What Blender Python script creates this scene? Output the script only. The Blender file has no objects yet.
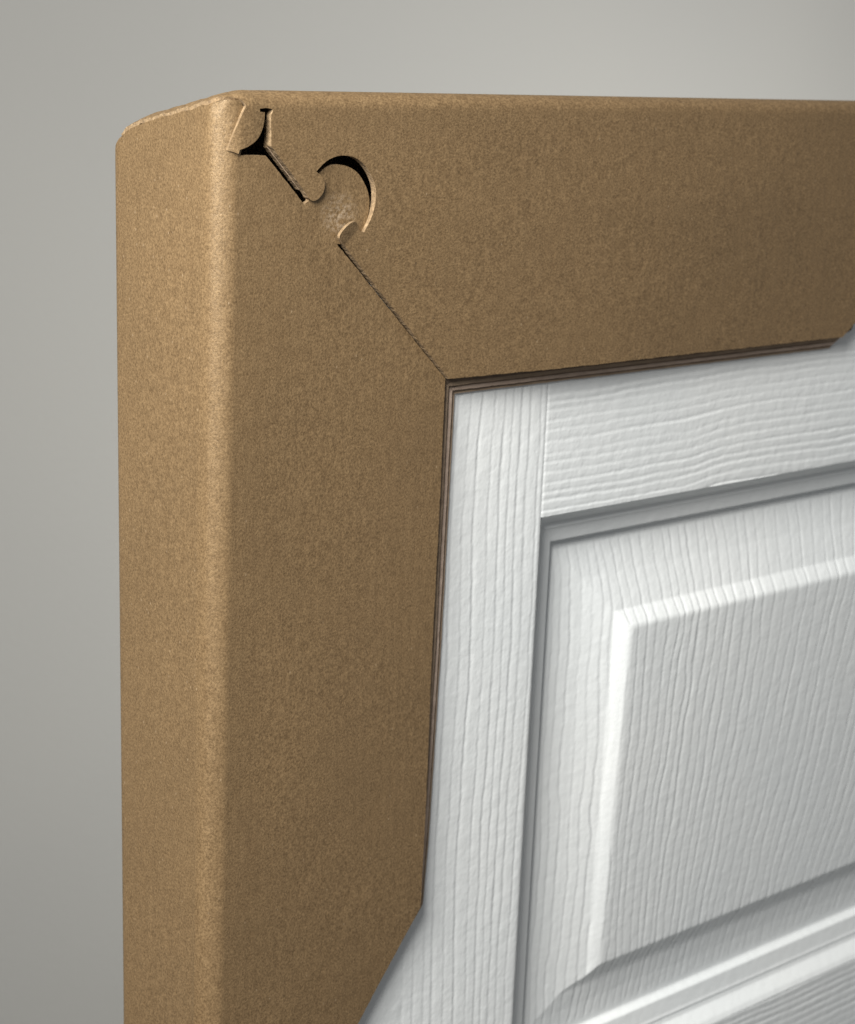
import bpy, bmesh, math, random
import numpy as np
from mathutils import Matrix, Vector

random.seed(7)
S = bpy.context.scene
COL = S.collection
MM = 0.001

# ------------------------------------------------------------------ camera
F_PX = 1902.1
ROT = ((0.75553, -0.04108, -0.65382), (-0.12812, 0.96949, -0.20897), (0.64246, 0.24165, 0.72723))
cam_d = bpy.data.cameras.new("camera")
cam = bpy.data.objects.new("camera", cam_d)
COL.objects.link(cam)
r0, r1, r2 = ROT
cvw = lambda r: Vector((r[0], r[2], -r[1]))       # image axes -> world axes
cx, cy, cz = cvw(r0), -cvw(r1), -cvw(r2)
M = Matrix(((cx.x, cy.x, cz.x, -0.25986), (cx.y, cy.y, cz.y, -0.37311), (cx.z, cy.z, cz.z, 0.01338), (0, 0, 0, 1)))
cam.matrix_world = M
cam_d.sensor_fit = 'VERTICAL'
cam_d.sensor_height = 36.0
cam_d.lens = F_PX / 1024 * 36.0
cam_d.clip_start = 0.01
cam_d.clip_end = 50
cam_d.dof.use_dof = True
cam_d.dof.focus_distance = 0.465
cam_d.dof.aperture_fstop = 28
S.camera = cam

# ------------------------------------------------------------------ world, lamps, exposure
W = bpy.data.worlds.new("World")
S.world = W
W.use_nodes = True
W.node_tree.nodes["Background"].inputs[0].default_value = (0.98, 0.985, 1.0, 1)
W.node_tree.nodes["Background"].inputs[1].default_value = 0.20

def area(name, loc, target, size, power, color):
    d = bpy.data.lights.new(name, 'AREA')
    d.shape = 'RECTANGLE'; d.size, d.size_y = size
    d.energy = power; d.color = color
    o = bpy.data.objects.new(name, d)
    COL.objects.link(o)
    o.location = loc
    o.rotation_euler = (Vector(target) - Vector(loc)).to_track_quat('-Z', 'Y').to_euler()
    return o
area("key_lamp", (-0.42, -0.24, 0.29), (0.08, 0, -0.1), (0.32, 0.32), 12.3, (1.0, 0.975, 0.935))
area("added_wall_fill", (1.30, 0.12, -0.30), (1.24, 1.05, -0.38), (0.7, 0.5), 8.6, (1.0, 0.985, 0.955))  # unseen fill added behind the door to brighten the wall

S.view_settings.view_transform = 'Standard'
S.view_settings.look = 'None'
S.view_settings.exposure = 0
S.view_settings.gamma = 1

# ------------------------------------------------------------------ materials
class NT:
    def __init__(s, name):
        s.m = bpy.data.materials.new(name); s.m.use_nodes = True
        s.t = s.m.node_tree; s.b = s.t.nodes["Principled BSDF"]
        s.co = s.t.nodes.new("ShaderNodeTexCoord").outputs["Object"]
    def n(s, typ, **kw):
        n = s.t.nodes.new(typ)
        for k, v in kw.items():
            if k.startswith('i_'):
                key = k[2:]
                key = int(key) if key.isdigit() else key.replace('_', ' ')
                if isinstance(v, bpy.types.NodeSocket): s.t.links.new(v, n.inputs[key])
                else: n.inputs[key].default_value = v
            else: setattr(n, k, v)
        return n
    def noise(s, scale, detail=3, rough=.5, vec=None, stretch=None):
        v = vec or s.co
        if stretch: v = s.n("ShaderNodeMapping", i_Vector=v, i_Scale=stretch).outputs[0]
        return s.n("ShaderNodeTexNoise", i_Vector=v, i_Scale=scale, i_Detail=detail, i_Roughness=rough).outputs[0]
    def ramp(s, fac, stops):
        r = s.n("ShaderNodeValToRGB", i_Fac=fac)
        e = r.color_ramp.elements
        while len(e) < len(stops): e.new(.5)
        for q, (p, c) in zip(e, stops):
            q.position = p; q.color = (c, c, c, 1) if isinstance(c, (int, float)) else (*c, 1)
        return r.outputs[0]
    def mix(s, fac, a, b, mode='MIX'):
        m = s.n("ShaderNodeMix", data_type='RGBA', blend_type=mode)
        for sock, v in ((m.inputs[0], fac), (m.inputs[6], a), (m.inputs[7], b)):
            if isinstance(v, bpy.types.NodeSocket): s.t.links.new(v, sock)
            else: sock.default_value = v if isinstance(v, (int, float)) else (*v, 1)
        return m.outputs[2]
    def math(s, op, a, b=0.0):
        return s.n("ShaderNodeMath", operation=op, i_0=a, i_1=b).outputs[0]
    def bump(s, h, strength, dist, prev=None):
        b = s.n("ShaderNodeBump", i_Height=h, i_Strength=strength, i_Distance=dist)
        if prev: s.t.links.new(prev, b.inputs["Normal"])
        return b.outputs[0]
    def out(s, base=None, rough=None, normal=None, **kw):
        def put(k, v):
            if v is None: return
            if isinstance(v, bpy.types.NodeSocket): s.t.links.new(v, s.b.inputs[k])
            else: s.b.inputs[k].default_value = v if isinstance(v, (int, float)) else (*v, 1)
        put("Base Color", base); put("Roughness", rough); put("Normal", normal)
        for k, v in kw.items(): put(k.replace('_', ' '), v)
        return s.m

def kraft(name, axis, base=(0.268, 0.177, 0.088)):
    """axis: direction the paper fibres run along"""
    t = NT(name)
    st = {'z': (1, 1, .8), 'x': (.8, 1, 1)}[axis]
    big = t.noise(28, 4, .6)
    mid = t.noise(420, 4, .65, stretch=st)
    fine = t.noise(1900, 3, .8, stretch=st)
    c = t.mix(t.ramp(big, [(.3, 0), (.7, 1)]), tuple(v * .93 for v in base), tuple(v * 1.05 for v in base))
    c = t.mix(t.ramp(mid, [(.3, 1), (.72, 0)]), c, (.80, .78, .76), 'MULTIPLY')
    c = t.mix(t.ramp(fine, [(.34, 1), (.66, 0)]), c, (.40, .37, .33), 'MULTIPLY')
    # stray pale and dark fibres
    v1 = t.n("ShaderNodeTexVoronoi", i_Vector=t.n("ShaderNodeMapping", i_Vector=t.co, i_Scale=(1, 1, .5)).outputs[0], i_Scale=480.0)
    pale = t.ramp(v1.outputs[0], [(.05, 1), (.11, 0)])
    gate = t.ramp(t.n("ShaderNodeSeparateColor", i_Color=v1.outputs[1]).outputs[0], [(.80, 0), (.86, 1)])
    c = t.mix(t.math('MULTIPLY', t.math('MULTIPLY', pale, gate), .45), c, (.45, .34, .22))
    v2 = t.n("ShaderNodeTexVoronoi", i_Vector=t.n("ShaderNodeMapping", i_Vector=t.co, i_Location=(.3, .2, .7), i_Scale=(1, 1, .7)).outputs[0], i_Scale=240.0)
    dark = t.ramp(v2.outputs[0], [(.04, 1), (.09, 0)])
    gate2 = t.ramp(t.n("ShaderNodeSeparateColor", i_Color=v2.outputs[1]).outputs[1], [(.86, 0), (.9, 1)])
    c = t.mix(t.math('MULTIPLY', t.math('MULTIPLY', dark, gate2), .6), c, (.07, .045, .025))
    if axis == 'z':        # rubbed patch where the tab was pushed home
        dv = t.n("ShaderNodeVectorMath", operation='DISTANCE', i_0=t.co, i_1=(.0372, .001, -.0305)).outputs["Value"]
        rub = t.math('MULTIPLY', t.ramp(t.math('MULTIPLY', dv, 140.0), [(.1, 1), (.95, 0)]), t.ramp(t.noise(800, 3, .7), [(.45, 0), (.75, 1)]))
        c = t.mix(rub, c, (.50, .40, .29))
    n1 = t.bump(fine, .45, .00025)
    n2 = t.bump(mid, .2, .0005, n1)
    xyz = t.n("ShaderNodeSeparateXYZ", i_Vector=t.co)
    along = t.math('ADD', xyz.outputs[0], xyz.outputs[1]) if axis == 'z' else xyz.outputs[0]
    along = t.math('ADD', along, t.math('MULTIPLY', t.noise(25, 2), .0012))
    flute = t.math('SINE', t.math('MULTIPLY', along, 6.2832/.0031))
    n3 = t.bump(flute, .028, .0003, t.bump(t.noise(60, 2, .5), .2, .0014, n2))
    return t.out(c, t.ramp(mid, [(.2, .42), (.8, .56)]), n3, Specular_IOR_Level=1.0, Specular_Tint=(1.0, .84, .62))

M_KV = kraft("kraft_board_upright", 'z')
M_KH = kraft("kraft_board_level", 'x')

t = NT("kraft_cut_edge")
c = t.ramp(t.noise(900, 3, .7), [(.3, (.15, .10, .055)), (.55, (.25, .17, .09)), (.75, (.40, .29, .17))])
M_KE = t.out(c, .9, t.bump(t.noise(1200, 2), .8, .0004))

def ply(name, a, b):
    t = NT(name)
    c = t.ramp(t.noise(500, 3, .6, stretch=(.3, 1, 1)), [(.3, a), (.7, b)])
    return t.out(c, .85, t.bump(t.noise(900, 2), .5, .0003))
M_P = [ply("ply_gap_shade", (.13, .09, .06), (.19, .135, .09)), ply("ply_pinkish", (.40, .30, .23), (.54, .42, .33)), ply("ply_tan", (.26, .19, .13), (.38, .28, .19))]  # the darkest tone is shade between plies, put into the colour
t = NT("kraft_inner_ply")
c = t.ramp(t.noise(500, 3, .6, stretch=(.3, 1, 1)), [(.3, (.33, .24, .165)), (.7, (.48, .36, .255))])
M_KI = t.out(c, .85, t.bump(t.noise(900, 2), .5, .0003))

t = NT("white_door_paint")
peel = t.noise(330, 3, .55)
fine = t.noise(900, 2, .5)
peel = t.noise(260, 3, .55)
nb = t.bump(fine, .14, .0003, t.bump(peel, .36, .0006))
tone = t.mix(t.ramp(t.noise(9, 3), [(.3, 0), (.7, 1)]), (.705, .735, .74), (.74, .76, .755))
M_W = t.out(tone, t.ramp(t.noise(150, 2), [(.3, .46), (.7, .56)]), nb, Specular_IOR_Level=.4)

t = NT("painted_wall")
c = t.mix(t.ramp(t.noise(2.0, 2), [(.35, 0), (.65, 1)]), (.455, .452, .43), (.475, .470, .442))
M_WALL = t.out(c, .8, t.bump(t.noise(180, 3), .2, .002))

t = NT("grey_floor")
c = t.mix(t.noise(40, 4), (.16, .15, .14), (.26, .25, .23))
M_FLOOR = t.out(c, .7, t.bump(t.noise(200, 3), .3, .002))

# ------------------------------------------------------------------ helpers
def link(name, me, parent=None):
    o = bpy.data.objects.new(name, me)
    COL.objects.link(o)
    if parent: o.parent = parent
    return o
def empty(name, loc, label, cat):
    o = bpy.data.objects.new(name, None)
    COL.objects.link(o); o.location = loc
    o.empty_display_size = .02
    o["label"] = label; o["category"] = cat
    return o
def setloc(o, p):        # keep child geometry in world coordinates
    o.matrix_parent_inverse = Matrix.Translation(-Vector(p))
def grid_mesh(name, X, Y, Z, mat, smooth=True):
    r, c = X.shape
    me = bpy.data.meshes.new(name)
    co = np.stack([X, Y, Z], -1).reshape(-1, 3).astype(np.float32)
    i = np.arange(r * c).reshape(r, c)
    q = np.stack([i[:-1, :-1], i[:-1, 1:], i[1:, 1:], i[1:, :-1]], -1).reshape(-1, 4)
    me.vertices.add(len(co)); me.vertices.foreach_set("co", co.ravel())
    me.loops.add(q.size); me.loops.foreach_set("vertex_index", q.ravel().astype(np.int32))
    me.polygons.add(len(q)); me.polygons.foreach_set("loop_start", (np.arange(len(q)) * 4).astype(np.int32))
    me.polygons.foreach_set("use_smooth", np.full(len(q), smooth))
    me.update(calc_edges=True); me.validate()
    me.materials.append(mat)
    return me
def box(bm, x0, x1, y0, y1, z0, z1):
    v = [bm.verts.new(p) for p in ((x0,y0,z0),(x1,y0,z0),(x1,y1,z0),(x0,y1,z0),(x0,y0,z1),(x1,y0,z1),(x1,y1,z1),(x0,y1,z1))]
    for f in ((0,3,2,1),(4,5,6,7),(0,1,5,4),(1,2,6,5),(2,3,7,6),(3,0,4,7)): bm.faces.new([v[k] for k in f])

# ------------------------------------------------------------------ setting: wall and floor
me = bpy.data.meshes.new("wall"); bm = bmesh.new(); box(bm, -3, 4, 1.05, 1.2, -2.04, 1.2); bm.to_mesh(me)
me.materials.append(M_WALL); o = link("wall", me); o["kind"] = "structure"
me = bpy.data.meshes.new("floor"); bm = bmesh.new(); box(bm, -3, 4, -1.5, 1.045, -2.14, -2.034); bm.to_mesh(me)
me.materials.append(M_FLOOR); o = link("floor", me); o["kind"] = "structure"

# ------------------------------------------------------------------ the door
rs = np.random.RandomState(11)
def vnoise(x, y, seed):
    """smooth 2-D value noise in 0..1"""
    tab = np.random.RandomState(seed).rand(256, 256)
    xi = np.floor(x).astype(int); yi = np.floor(y).astype(int)
    fx = x - xi; fy = y - yi
    fx = fx*fx*(3-2*fx); fy = fy*fy*(3-2*fy)
    g = lambda a, b: tab[a % 256, b % 256]
    return (g(xi, yi)*(1-fx) + g(xi+1, yi)*fx)*(1-fy) + (g(xi, yi+1)*(1-fx) + g(xi+1, yi+1)*fx)*fy

def groove_table(lo, hi, spacing, seed, depth, wid):
    """1-D profile across the grain: irregular narrow grooves, one flank steeper than the other"""
    r = np.random.RandomState(seed)
    u = np.arange(lo, hi, 0.05); h = np.zeros_like(u); p = lo
    while p < hi:
        sp = spacing(p) * r.uniform(.72, 1.28)
        d = depth * r.uniform(.6, 1.15); w = wid * r.uniform(.7, 1.3)
        a = u - p
        h -= d * np.where(a < 0, np.exp(-(a/(w*.55))**2), np.exp(-np.abs(a/(w*1.5))**1.5))
        h += .22*d*np.exp(-((a+1.5*w)/(w*.8))**2)
        p += max(sp, wid*1.6)
    return u, h

def tab(tb, u): return np.interp(u, tb[0], tb[1])

# all in millimetres; x right, z up (negative downwards), y = depth away from the viewer
DW, DH, DT, DY = 914.0, 2032.0, 35.0, 5.0
ST = groove_table(-50, 1000, lambda p: 4.0, 3, .16, .5)
RL = groove_table(-2100, 50, lambda p: 2.9, 5, .17, .42)
PN = groove_table(-400, 1400, lambda p: 3.9 + 2.2*min(max((p-165)/100, 0), 1), 9, .175, .52)
def amp(x, z, seed, ax, az): return .62 + .5*vnoise(x/ax, z/az, seed)

def g_stile(x, z):
    u = x + 1.3*(vnoise(x/30, z/55, 21)-.5)*2 + .35*(vnoise(x/5, z/12, 22)-.5)*2
    u = u + .16*(vnoise(x/2.5, z/2.5, 24)-.5)*2
    return tab(ST, u) * amp(x, z, 23, 4, 26) * (.7+.6*vnoise(x/2, z/6, 25))
def g_rail(x, z):
    k = 1/(1+np.exp(-(x-189)/4.0))
    k2 = 1/(1+np.exp(-(x-236)/9.0))
    low = np.clip((-75 - z)/45, 0, 1.2)
    u = z - k*(.6+2.4*low) + .8*k2*low + 1.1*(vnoise(x/60, z/25, 31)-.5)*2 + .3*(vnoise(x/14, z/5, 32)-.5)*2
    u = u + .16*(vnoise(x/2.5, z/2.5, 34)-.5)*2
    return tab(RL, u) * amp(x, z, 33, 26, 4) * (.7+.6*vnoise(x/6, z/2, 35))
def g_panel(x, z):
    s = np.clip((x-165)/140, 0, 1.3)
    lean = .32*s*(z+160) + 3.5*s*np.sin((z+150)/27.0 + x/60)
    top = np.clip((z+160)/28, 0, 1)          # the lines swing left again over the upper bevel
    u = x - lean + 3.0*top*top + 1.0*(vnoise(x/22, z/40, 41)-.5)*2 + .8*(vnoise(x/7, z/11, 42)-.5)*2
    u = u + .22*(vnoise(x/2.5, z/2.5, 44)-.5)*2
    return tab(PN, u) * amp(x, z, 43, 4, 22) * (.7+.6*vnoise(x/2, z/6, 45))

QS = np.array([0, .03, .10, .30, .40, .44, .50, .84, .90, .96, 1.0])
HS = np.array([0, .03, .11, .54, .585, .55, .60, .69, .93, 1.04, 1.03])   # 1 = field depth, 0 = surface
QF = np.array([.0, 1.0, 1.5, 1.9, 2.0, 2.15, 2.5, 2.85, 3.0, 3.06])
HF = np.array([1.0, 1.0, .72, .44, .37, .30, .155, .025, .004, 0])
QB = np.array([.0, 1.0, 1.45, 1.9, 2.0, 2.2, 2.6, 2.93, 3.0, 3.06])
HB = np.array([1.0, 1.0, .88, .66, .56, .45, .22, .03, .006, 0])
def side_q(d, wst, wfl, wsp):
    """distance in from the panel's outer edge -> 0 edge, 1 field, 2 foot of the bevel, 3 ridge"""
    return np.interp(d, [0, wst, wst+wfl, wst+wfl+wsp, wst+wfl+wsp*1.25+400], [0, 1, 2, 3, 120])
# panel rectangles: outer x0, x1, z0(top), z1(bottom)
rows = [(-119.7, -314.0), (-431, -1010), (-1135, -1790)]
cols = [(118.0, 399.5), (514.5, 796.0)]
panels = [(c[0], c[1], r_[0], r_[1]) for r_ in rows for c in cols]
def panel_height(x, z, P):
    x0, x1, z0, z1 = P
    sides = [side_q(x-x0, 12.4, 25.0, 5.4), side_q(x1-x, 12.4, 25.0, 5.4), side_q(z0-z, 12.0, 23.4, 5.4), side_q(z-z1, 16.5, 15.9, 5.8)]
    q = np.minimum(np.minimum(sides[0], sides[1]), np.minimum(sides[2], sides[3]))
    stick = np.where(q < 1.0, np.interp(q, QS, HS), 9.0)             # moulding: shallowest side wins
    inner = np.interp(sides[0], QF, HF)                               # raised panel: deepest side wins
    for k_, (a_, b_) in ((1, (QF, HF)), (2, (QF, HF)), (3, (QB, HB))):
        inner = np.maximum(inner, np.interp(sides[k_], a_, b_))
    face = np.interp(z, [z1+38, z0-40], [3.6, -.1])        # the raised face leans back towards its foot
    inner = inner*8.5 + face*np.clip(1-inner, 0, 1)
    y = np.minimum(stick*8.5, inner)
    gr = np.clip((q-1.03)/.10, 0, 1)
    side_bevel = (np.minimum(sides[0], sides[1]) < np.minimum(sides[2], sides[3])) & (q > 1.8) & (q < 3.3)
    gr = gr*np.where(side_bevel, 1-.8*np.exp(-((q-2.55)/.55)**4), 1)
    return y, gr, q

def fine_axis(lo, hi, segs):
    """segs: list of (start, end, step)"""
    out = [lo]
    for a, b, s in segs:
        a2, b2 = max(a, lo), min(b, hi)
        if b2 <= a2: continue
        n = max(1, int(math.ceil((b2-a2)/s)))
        out += list(a2 + (b2-a2)*np.arange(1, n+1)/n)
    return np.array(out)
XS = [(50, 72, 2), (72, 117, .45), (117, 133, .25), (133, 335, .45), (335, 460, 1.2), (460, 914, 2.5)]
ZS = [(-2032, -420, 3.0), (-420, -375, 1.5), (-375, -316, .45), (-316, -297, .3), (-297, -134, .45), (-134, -117, .25), (-117, -73, .45), (-73, -50, 2)]

door = empty("door", (.48, .0225, -2.032), "white panelled door with moulded wood grain, its corner in brown cardboard", "door")
DLOC = (.48, .0225, -2.032)
def door_part(name, x0, x1, z0, z1, fn):
    X, Z = np.meshgrid(fine_axis(x0, x1, XS), fine_axis(z0, z1, ZS))
    Y = DY + fn(X, Z)
    o = link(name, grid_mesh(name, X*MM, Y*MM, Z*MM, M_W), door); setloc(o, DLOC)
    return o
def joint(x, xs):
    return sum(.14*np.exp(-((x-e)/.5)**2) for e in xs)
edge0 = 50.0
door_part("stile", edge0, 118, -DH, -edge0, lambda x, z: -g_stile(x, z) + joint(x, [118]))
door_part("stile", 796, DW, -DH, -edge0, lambda x, z: -g_stile(x, z) + joint(x, [796]))
zc = [-edge0]
for a, b in rows: zc += [a, b]
zc.append(-DH)
for i in range(0, len(zc), 2):
    door_part("rail", 118, 796, zc[i+1], zc[i], lambda x, z: -g_rail(x, z) + joint(x, [118, 796]))
for a, b in rows:
    door_part("mullion", 399.5, 514.5, b, a, lambda x, z: -g_stile(x, z))
for P in panels:
    def fn(x, z, P=P):
        y, gr, q = panel_height(x, z, P)
        return y - gr*g_panel(x - (P[0]-118), z)*(1+1.2*np.exp(-((q-2.5)/.5)**2))
    door_part("raised_panel", P[0], P[1], P[3], P[2], fn)
me = bpy.data.meshes.new("slab_core"); bm = bmesh.new()
box(bm, edge0*MM, DW*MM, (DY+11.5)*MM, (DY+DT)*MM, -DH*MM, -edge0*MM)
for f in [f for f in bm.faces if f.normal.y < -.5]: pass
bm.to_mesh(me); me.materials.append(M_W); o = link("slab_core", me, door); setloc(o, DLOC)
me = bpy.data.meshes.new("edge_band"); bm = bmesh.new()
box(bm, (edge0-.3)*MM, (edge0+6)*MM, (DY+.6)*MM, (DY+11.4)*MM, -DH*MM, -(edge0+.1)*MM)
box(bm, (DW-6)*MM, (DW+.3)*MM, (DY+.6)*MM, (DY+11.4)*MM, -DH*MM, -(edge0+.1)*MM)
box(bm, (edge0+6.1)*MM, (DW-6.1)*MM, (DY+.6)*MM, (DY+11.4)*MM, -(edge0+6)*MM, -(edge0-.3)*MM)
bm.to_mesh(me); me.materials.append(M_W); o = link("edge_band", me, door); setloc(o, DLOC)

# ------------------------------------------------------------------ cardboard corner protector
prot = empty("corner_protector", (0.02, .02, -.30), "brown cardboard corner protector with a hooked tab joint, wrapped over the white door", "corner protector")
PLOC = (0.02, .02, -.30)

def smooth_closed(pts, step, jit, seed):
    """resample an outline (mm) at a small step and roughen the cut a little; pts = (u, v[, jitter factor])"""
    r = random.Random(seed); out = []; w_ = 0
    n = len(pts)
    for i in range(n):
        a, b = pts[i], pts[(i+1) % n]
        d = math.hypot(b[0]-a[0], b[1]-a[1])
        st = step if (len(a) < 3 or a[2] > 0) else max(d, .01)
        k = max(1, int(d/st))
        nx, ny = -(b[1]-a[1])/max(d, 1e-6), (b[0]-a[0])/max(d, 1e-6)
        for j in range(k):
            f = j/k; w_ = .78*w_ + r.gauss(0, jit*.55); o_ = 0 if j == 0 else w_
            out.append((a[0]+(b[0]-a[0])*f+nx*o_, a[1]+(b[1]-a[1])*f+ny*o_))
    return out

def spline(pts, n=6):
    """Catmull-Rom through the given points"""
    P = [pts[0]] + list(pts) + [pts[-1]]; out = []
    for i in range(1, len(P)-2):
        for j in range(n):
            t_ = j/n
            out.append(tuple(.5*((2*P[i][k]) + (-P[i-1][k]+P[i+1][k])*t_ + (2*P[i-1][k]-5*P[i][k]+4*P[i+1][k]-P[i+2][k])*t_*t_
                       + (-P[i-1][k]+3*P[i][k]-3*P[i+1][k]+P[i+2][k])*t_**3) for k in (0, 1)))
    out.append(pts[-1])
    return out

def sheet(name, outline, fmap, thick, cuts_u, cuts_v, mat, parent=prot, edge_mat=None, local=None):
    bm = bmesh.new()
    vs = [bm.verts.new((u, v, 0)) for u, v in outline]
    es = [bm.edges.new((vs[i], vs[(i+1) % len(vs)])) for i in range(len(vs))]
    bmesh.ops.triangle_fill(bm, use_beauty=True, edges=es, normal=(0, 0, 1))
    for val, ax in [(c_, 0) for c_ in cuts_u] + [(c_, 1) for c_ in cuts_v]:
        co = (val, 0, 0) if ax == 0 else (0, val, 0); no = (1, 0, 0) if ax == 0 else (0, 1, 0)
        bmesh.ops.bisect_plane(bm, geom=bm.verts[:]+bm.edges[:]+bm.faces[:], dist=1e-4, plane_co=co, plane_no=no)
    if local:
        (ua, ub, va, vb, st) = local
        for ax, lo, hi in ((0, ua, ub), (1, va, vb)):
            c_ = lo
            while c_ <= hi:
                fs = [f for f in bm.faces if ua-1 < f.calc_center_median().x < ub+1 and va-1 < f.calc_center_median().y < vb+1]
                g = set(fs)
                for f in fs: g.update(f.verts); g.update(f.edges)
                bmesh.ops.bisect_plane(bm, geom=list(g), dist=1e-4, plane_co=(c_, 0, 0) if ax == 0 else (0, c_, 0), plane_no=(1, 0, 0) if ax == 0 else (0, 1, 0))
                c_ += st
    bmesh.ops.triangulate(bm, faces=bm.faces[:])
    bm.verts.index_update(); bm.normal_update()
    uv = [(v.co.x, v.co.y) for v in bm.verts]
    faces = []
    for f in bm.faces:
        idx = [v.index for v in f.verts]
        if f.normal.z < 0: idx.reverse()
        faces.append(idx)
    cnt = {}
    for f in faces:
        for a, b in zip(f, f[1:]+f[:1]): cnt[(a, b)] = 1
    bnd = [(a, b) for (a, b) in cnt if (b, a) not in cnt]
    bm.free()
    n = len(uv)
    ofs = .16    # mm: softened arris
    out_pos = [fmap(u, v, 0) for u, v in uv]
    inn_pos = [fmap(u, v, thick) for u, v in uv]
    bver = sorted({a for e in bnd for a in e}); bi = {a: k for k, a in enumerate(bver)}
    mid1 = [fmap(*uv[a], thick*.08) for a in bver]; mid2 = [fmap(*uv[a], thick*.98) for a in bver]
    verts = out_pos + inn_pos + mid1 + mid2
    F = [list(f) for f in faces] + [[n+k for k in reversed(f)] for f in faces]
    mi = [0]*(2*len(faces)); sm = [True]*(2*len(faces))
    base = 2*n; nb = len(bver)
    for a, b in bnd:
        m1a, m1b, m2a, m2b = base+bi[a], base+bi[b], base+nb+bi[a], base+nb+bi[b]
        F.append([b, a, m1a, m1b]); mi.append(1); sm.append(False)
        F.append([m1b, m1a, m2a, m2b]); mi.append(1); sm.append(False)
        F.append([m2b, m2a, n+a, n+b]); mi.append(1); sm.append(False)
    me = bpy.data.meshes.new(name)
    me.from_pydata([(p[0]*MM, p[1]*MM, p[2]*MM) for p in verts], [], F)
    me.materials.append(mat); me.materials.append(edge_mat or M_KE)
    me.polygons.foreach_set("material_index", mi); me.polygons.foreach_set("use_smooth", sm)
    # keep the paper face's shading independent of its cut edge
    me.update()
    bm = bmesh.new(); bm.from_mesh(me)
    se = [e for e in bm.edges if len(e.link_faces) == 2 and e.link_faces[0].material_index != e.link_faces[1].material_index]
    for e in se: e.smooth = False
    bm.to_mesh(me); bm.free()
    o = link(name, me, parent); setloc(o, PLOC)
    return o

def ground(x, z, seed=0):     # slow waviness of the board, mm
    return (.35*math.sin(x/31+seed) * math.cos(z/47+1+seed) + .18*math.sin((x+z)/17+2*seed)) * min(1, max(0, (abs(x)-8)/20)) * min(1, max(0, (abs(z)-8)/20))

RV, DV, R2 = 6.0, 47.6, 3.0      # fold radius, depth of the protector, rear fold radius
AV = RV*math.pi/2; A2 = R2*math.pi/2
Y0V = .5
U1 = RV-AV                       # end of front arc
U2 = U1-(DV-RV-R2-Y0V)            # start of rear arc
U3 = U2-A2
# a scored fold: quick turn, nearly flat facet, quick turn; (x, y, normal angle) against the fraction along it
_n = 200; _f = np.linspace(0, 1, _n+1)
_phi = np.radians(np.interp(_f, [0, .05, .15, .38, .70, 1], [0, 8, 38, 58, 80, 90]))
_dx = np.cos(_phi); _dy = np.sin(_phi)
_X = np.concatenate([[0], np.cumsum((_dx[1:]+_dx[:-1])/2)]); _Y = np.concatenate([[0], np.cumsum((_dy[1:]+_dy[:-1])/2)])
_X = _X/_X[-1]; _Y = _Y/_Y[-1]
def fold(th, t, R):
    f = th/(math.pi/2)
    a = float(np.interp(f, _f, _phi))
    return R-R*float(np.interp(f, _f, _X)) + t*math.sin(a), R*float(np.interp(f, _f, _Y)) + t*math.cos(a)
def map_up(u, v, t):
    """the upright board: front face, fold, side face, rear fold, back face"""
    if u >= RV:
        x, y = u, Y0V+t
        dx = math.hypot(u-38, v+26)
        y += ground(u, v)
        if dx < 16: y += .55*(1-dx/16)
    elif u > U1:
        th = (RV-u)/RV; x, y = fold(th, t, RV); y += Y0V
    elif u > U2:
        x, y = t, Y0V+RV+(U1-u)
        x += .25*math.sin(y/14)*math.sin(v/60)
    elif u > U3:
        th = (U2-u)/R2; x = R2-(R2-t)*math.cos(th); y = DV-R2+(R2-t)*math.sin(th)
    else:
        x = R2+(U3-u); y = DV-t
    if v > -9 and u < RV:
        c_ = (v+9)/9
        x += c_*(.30*math.sin(y*.9+1)*math.sin(v*.7) + .22*math.sin(y*2.3+v))
    y2 = y if y < 6 else 6+(y-6)*(1-.125*min(1, max(0, (-v-20)/235)))
    return (x, y2, v)

def ztop(x, y):
    z = -.3 - .215*max(0, y-4)
    if x < 9.5: z -= 2.5*(1-max(x, 0)/9.5)**2
    if y > 36: z -= .045*(y-36)**2
    if x < 14: z += (1-max(x, 0)/14)*(.16*math.sin(y*.75+2) + .13*math.sin(y*1.9+x*.8) + .06*math.sin(y*4.3))
    return z
RT = 4.5; AT = RT*math.pi/2
V1 = -RT+AT
DB = 43.2
VB = V1+(DB-RT)                   # start of the back face
def map_level(u, v, t):
    """the board along the top: front face, top fold, top face, back face"""
    def petal(x):                # follows the upright fold beneath it
        if x >= RV+1: return 0
        a = min(RV+1-x, RV); return (RV+1)-math.sqrt(max((RV+1)**2-a*a, 0))
    if u < 12 and v > -16 or (35 < u < 43 and -37.3 < v < -31.4): t *= .55
    if v <= -RT:
        y = t+ground(u, v, 1.3); z = v
        if 40 < u < 252: y -= 1.5*math.sin(math.pi*(u-40)/212)**2*min(1, (-v-RT)/25)
        if u < 14 and v > -16: y += petal(u) - .45*min(1, (14-u)/5)
        d = math.hypot(u-40.8, v+35.2)
        s_ = ((u-38)-(v+34))/1.414
        if 35 < u < 45 and -38.2 < v < -31.4 and s_ < 3: y -= .22*(3-s_)     # sprung-up lobe, creased at its root
        return (u, y, z + (ztop(u, 0)+.3)*max(0, 1+(v+RT)/12 if v > -RT-12 else 0))
    if v < V1:
        th = (v+RT)/RT
        y = RT-(RT-t)*math.cos(th); z = -RT+(RT-t)*math.sin(th)
        if u < 14: y += petal(u)*math.cos(th)**2 - .45*min(1, (14-u)/5)*math.cos(th)
        return (u, y, z + ztop(u, y) + .3*(1-th/(math.pi/2)))
    if v < VB:
        y = RT+(v-V1)
        return (u, min(y, DB-t), ztop(u, y)-t)
    zz = ztop(u, DB)-(v-VB)
    return (u, DB-t, zz)

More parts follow.
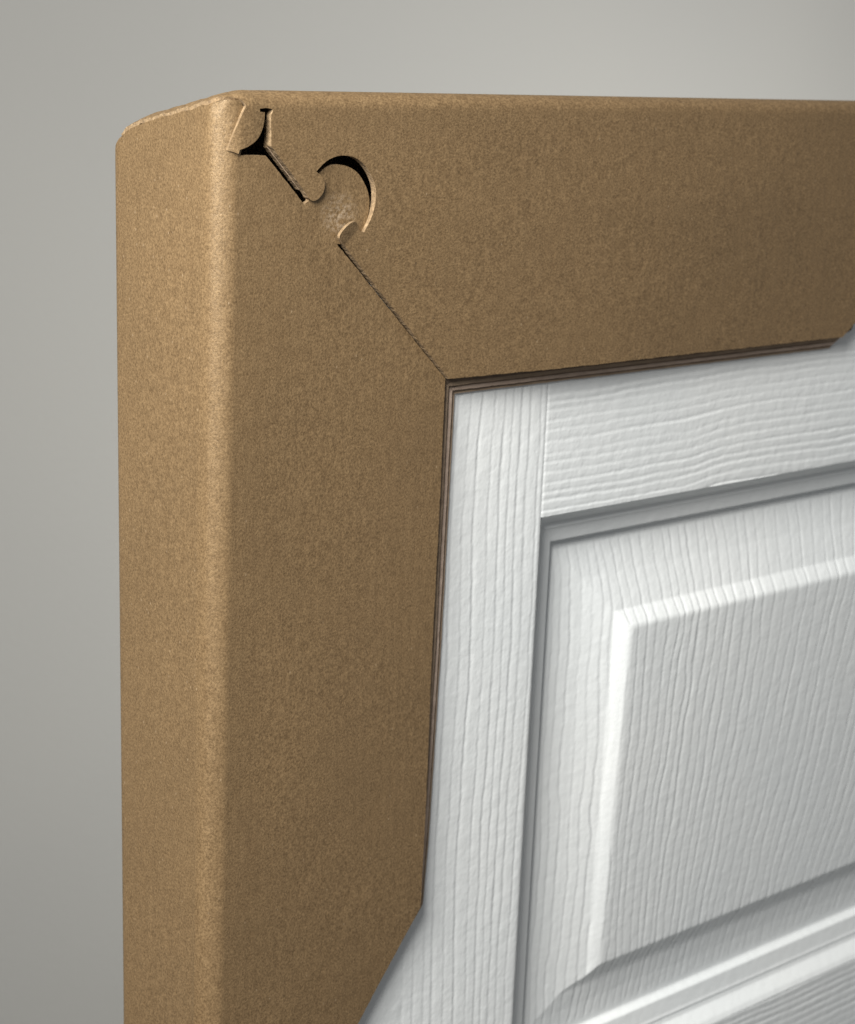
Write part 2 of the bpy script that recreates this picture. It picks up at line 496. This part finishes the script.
# --- outlines (mm), traced on the board's flat development
mit = lambda a, b, n: [(a[0]+(b[0]-a[0])*i/n, a[1]+(b[1]-a[1])*i/n) for i in range(n)]
head = spline([(44.6, -34.9), (46.2, -32.0), (46.9, -28.7), (46.6, -25.6), (45.1, -22.7), (42.8, -20.1), (40.1, -18.6), (37.0, -17.9), (34.2, -18.0), (31.8, -19.0), (29.4, -20.8)])
upright_front = [(73.7, -227.9), (74.7, -74.7), (74.45, -74.45)] + [(36.6, -37.4), (38.5, -37.4), (42.5, -36.5)] + head + \
    [(27.8, -24.0), (27.4, -26.6), (26.0, -27.4), (13.8, -15.5), (6.4, -15.4), (7.0, -13.0), (7.2, -4.6)]
def side_top(y): return ztop(0, y)-.78
ys = [7.5, 9, 12, 16, 20, 24, 28, 32, 36, 39]
arc = []
for i in range(7):
    th_ = AV/RV*i/6; x_, y_ = fold(th_, 0, RV); y_ += Y0V
    arc.append((RV-RV*th_, ztop(x_, y_)-.8-1.2*max(0, 1-i/2)))
top_edge = arc + [(U1-(y-RV-Y0V), side_top(y)) for y in ys]
rear = [(U1-(41.2-RV-Y0V), -12.9), (U1-(43-RV-Y0V), -13.9), (U2, -15.1), (U2-1.0, -16.2), (U2-2.4, -18.4), (U3-.5, -22), (U3-15, -36), (U3-70, -90), (U3-70, -250), (U3-20, -305)]
upright = upright_front + top_edge + rear + [(20.0, -302.0)]
cu = [RV-AV*i/22 for i in range(0, 23)] + [U2-A2*i/5 for i in range(6)] + list(np.arange(10, 74, 4)) + list(np.arange(U2+1, U1, 1.5))
sheet("upright_board", smooth_closed(upright, .5, .06, 1), map_up, 1.3, cu, list(np.arange(-300, -8, 5)) + [-7, -5.5, -4.5, -3.5], M_KV)

circle = spline([(44.5, -34.7), (46.7, -31.0), (47.8, -27.2), (47.6, -23.5), (45.9, -20.1), (43.2, -17.4), (39.9, -15.9), (36.2, -15.6), (33.2, -16.3), (31.0, -17.5), (28.8, -19.4)])
lobe2 = spline([(37.5, -37.0), (36.2, -35.4), (37.6, -33.5), (39.5, -32.2), (41.2, -31.9), (42.3, -32.9), (43.1, -34.2), (44.5, -34.7)], 4)
lobe1 = spline([(28.8, -19.4), (30.6, -20.6), (31.5, -22.2), (31.3, -24.2), (29.9, -25.9), (28.1, -26.5), (26.6, -25.7)], 4)
petal = spline([(12.9, -5.3), (12.8, -7.2), (12.1, -9.6), (10.5, -11.8), (7.9, -13.3), (5.7, -13.9)], 4)
petal_left = spline([(2.9, -14.0), (3.9, -10.6), (5.6, -6.6), (7.3, -3.6)], 4)
back_mitre = [(-.2, VB+2)]
level = [(246.6, -75.3), (281.5, -50.0), (281.5, VB+45), (245, VB+72), (72, VB+72), (2.0, VB+3), (.05, VB-.5), (.05, 30), (.05, 20), (.05, 12.0), (.3, 4.0), (2.2, 1.2), (4.6, -.8), (6.6, -2.4)] + \
    petal_left[::-1] + [(5.4, -14.9)] + petal[::-1] + [(11.4, -5.2), (11.3, -4.5), (13.2, -4.25), (15.3, -4.5), (15.3, -5.2), (14.9, -5.8), (15.1, -13.2)] + \
    [(25.0, -23.6)] + lobe1[::-1] + circle[::-1][1:] + lobe2[::-1][1:] + [(55.2, -54.6), (75.0, -74.6)]
cv = [-RT+AT*i/10 for i in range(0, 11)] + list(np.arange(V1+1, VB-1, 1)) + [VB-.6, VB, VB+3] + list(np.arange(-72, -RT-1, 4)) + [-10.2, -11.8, -13.2, -6, -7.5]
cu = [1, 2, 3, 4, 5, 6, 7, 8, 9.5, 11] + list(np.arange(16, 280, 6))
# dark-void safe clean polygon (drop repeats)
def clean(p):
    o_ = []
    for q in p:
        if not o_ or math.hypot(q[0]-o_[-1][0], q[1]-o_[-1][1]) > .03: o_.append(q)
    return o_
sheet("level_board", smooth_closed(clean(level), .5, .06, 2), map_level, 1.9, cu, cv, M_KH, local=(35.5, 46.5, -40.5, -30.5, .6))

# --- folded-in plies that show as a stack along the inner edge; dark layers between them paint the gap shade
def flat_map(y0, amp_, ph):
    def f(u, v, t_): return (u, y0+t_+amp_*math.sin(u/23+ph)*math.cos(v/29+ph), v)
    return f
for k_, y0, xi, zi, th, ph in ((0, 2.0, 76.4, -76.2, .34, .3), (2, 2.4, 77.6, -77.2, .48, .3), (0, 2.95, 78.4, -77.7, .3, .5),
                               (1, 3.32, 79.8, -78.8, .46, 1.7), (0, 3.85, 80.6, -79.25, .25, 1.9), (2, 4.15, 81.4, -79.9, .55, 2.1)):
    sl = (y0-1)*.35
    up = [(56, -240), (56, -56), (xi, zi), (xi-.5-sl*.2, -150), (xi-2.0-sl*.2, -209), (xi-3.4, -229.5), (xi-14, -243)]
    sheet("inner_ply_or_gap_shade", smooth_closed(up, .8, .045, int(y0*10)), flat_map(y0, .05, ph), th, [62, 68], list(np.arange(-230, -80, 12)), M_P[k_])
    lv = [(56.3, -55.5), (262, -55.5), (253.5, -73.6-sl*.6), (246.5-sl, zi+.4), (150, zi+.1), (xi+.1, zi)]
    sheet("inner_ply_or_gap_shade", smooth_closed(lv, .8, .045, int(y0*10)+1), flat_map(y0+.02, .05, ph), th, list(np.arange(90, 240, 12)), [-62, -68], M_P[k_])

# second ply glued behind the cut corner of the level board
sheet("inner_ply_or_gap_shade", smooth_closed([(15.6, -7.2), (15.3, -13.7), (25.1, -23.9), (27.4, -24.2), (27.6, -18), (30, -13.5), (30, -7.2)], .5, .05, 77),
      lambda u, v, t_: (u, 1.95+t_, v), 1.5, [20, 25], [-12, -18], M_KI)
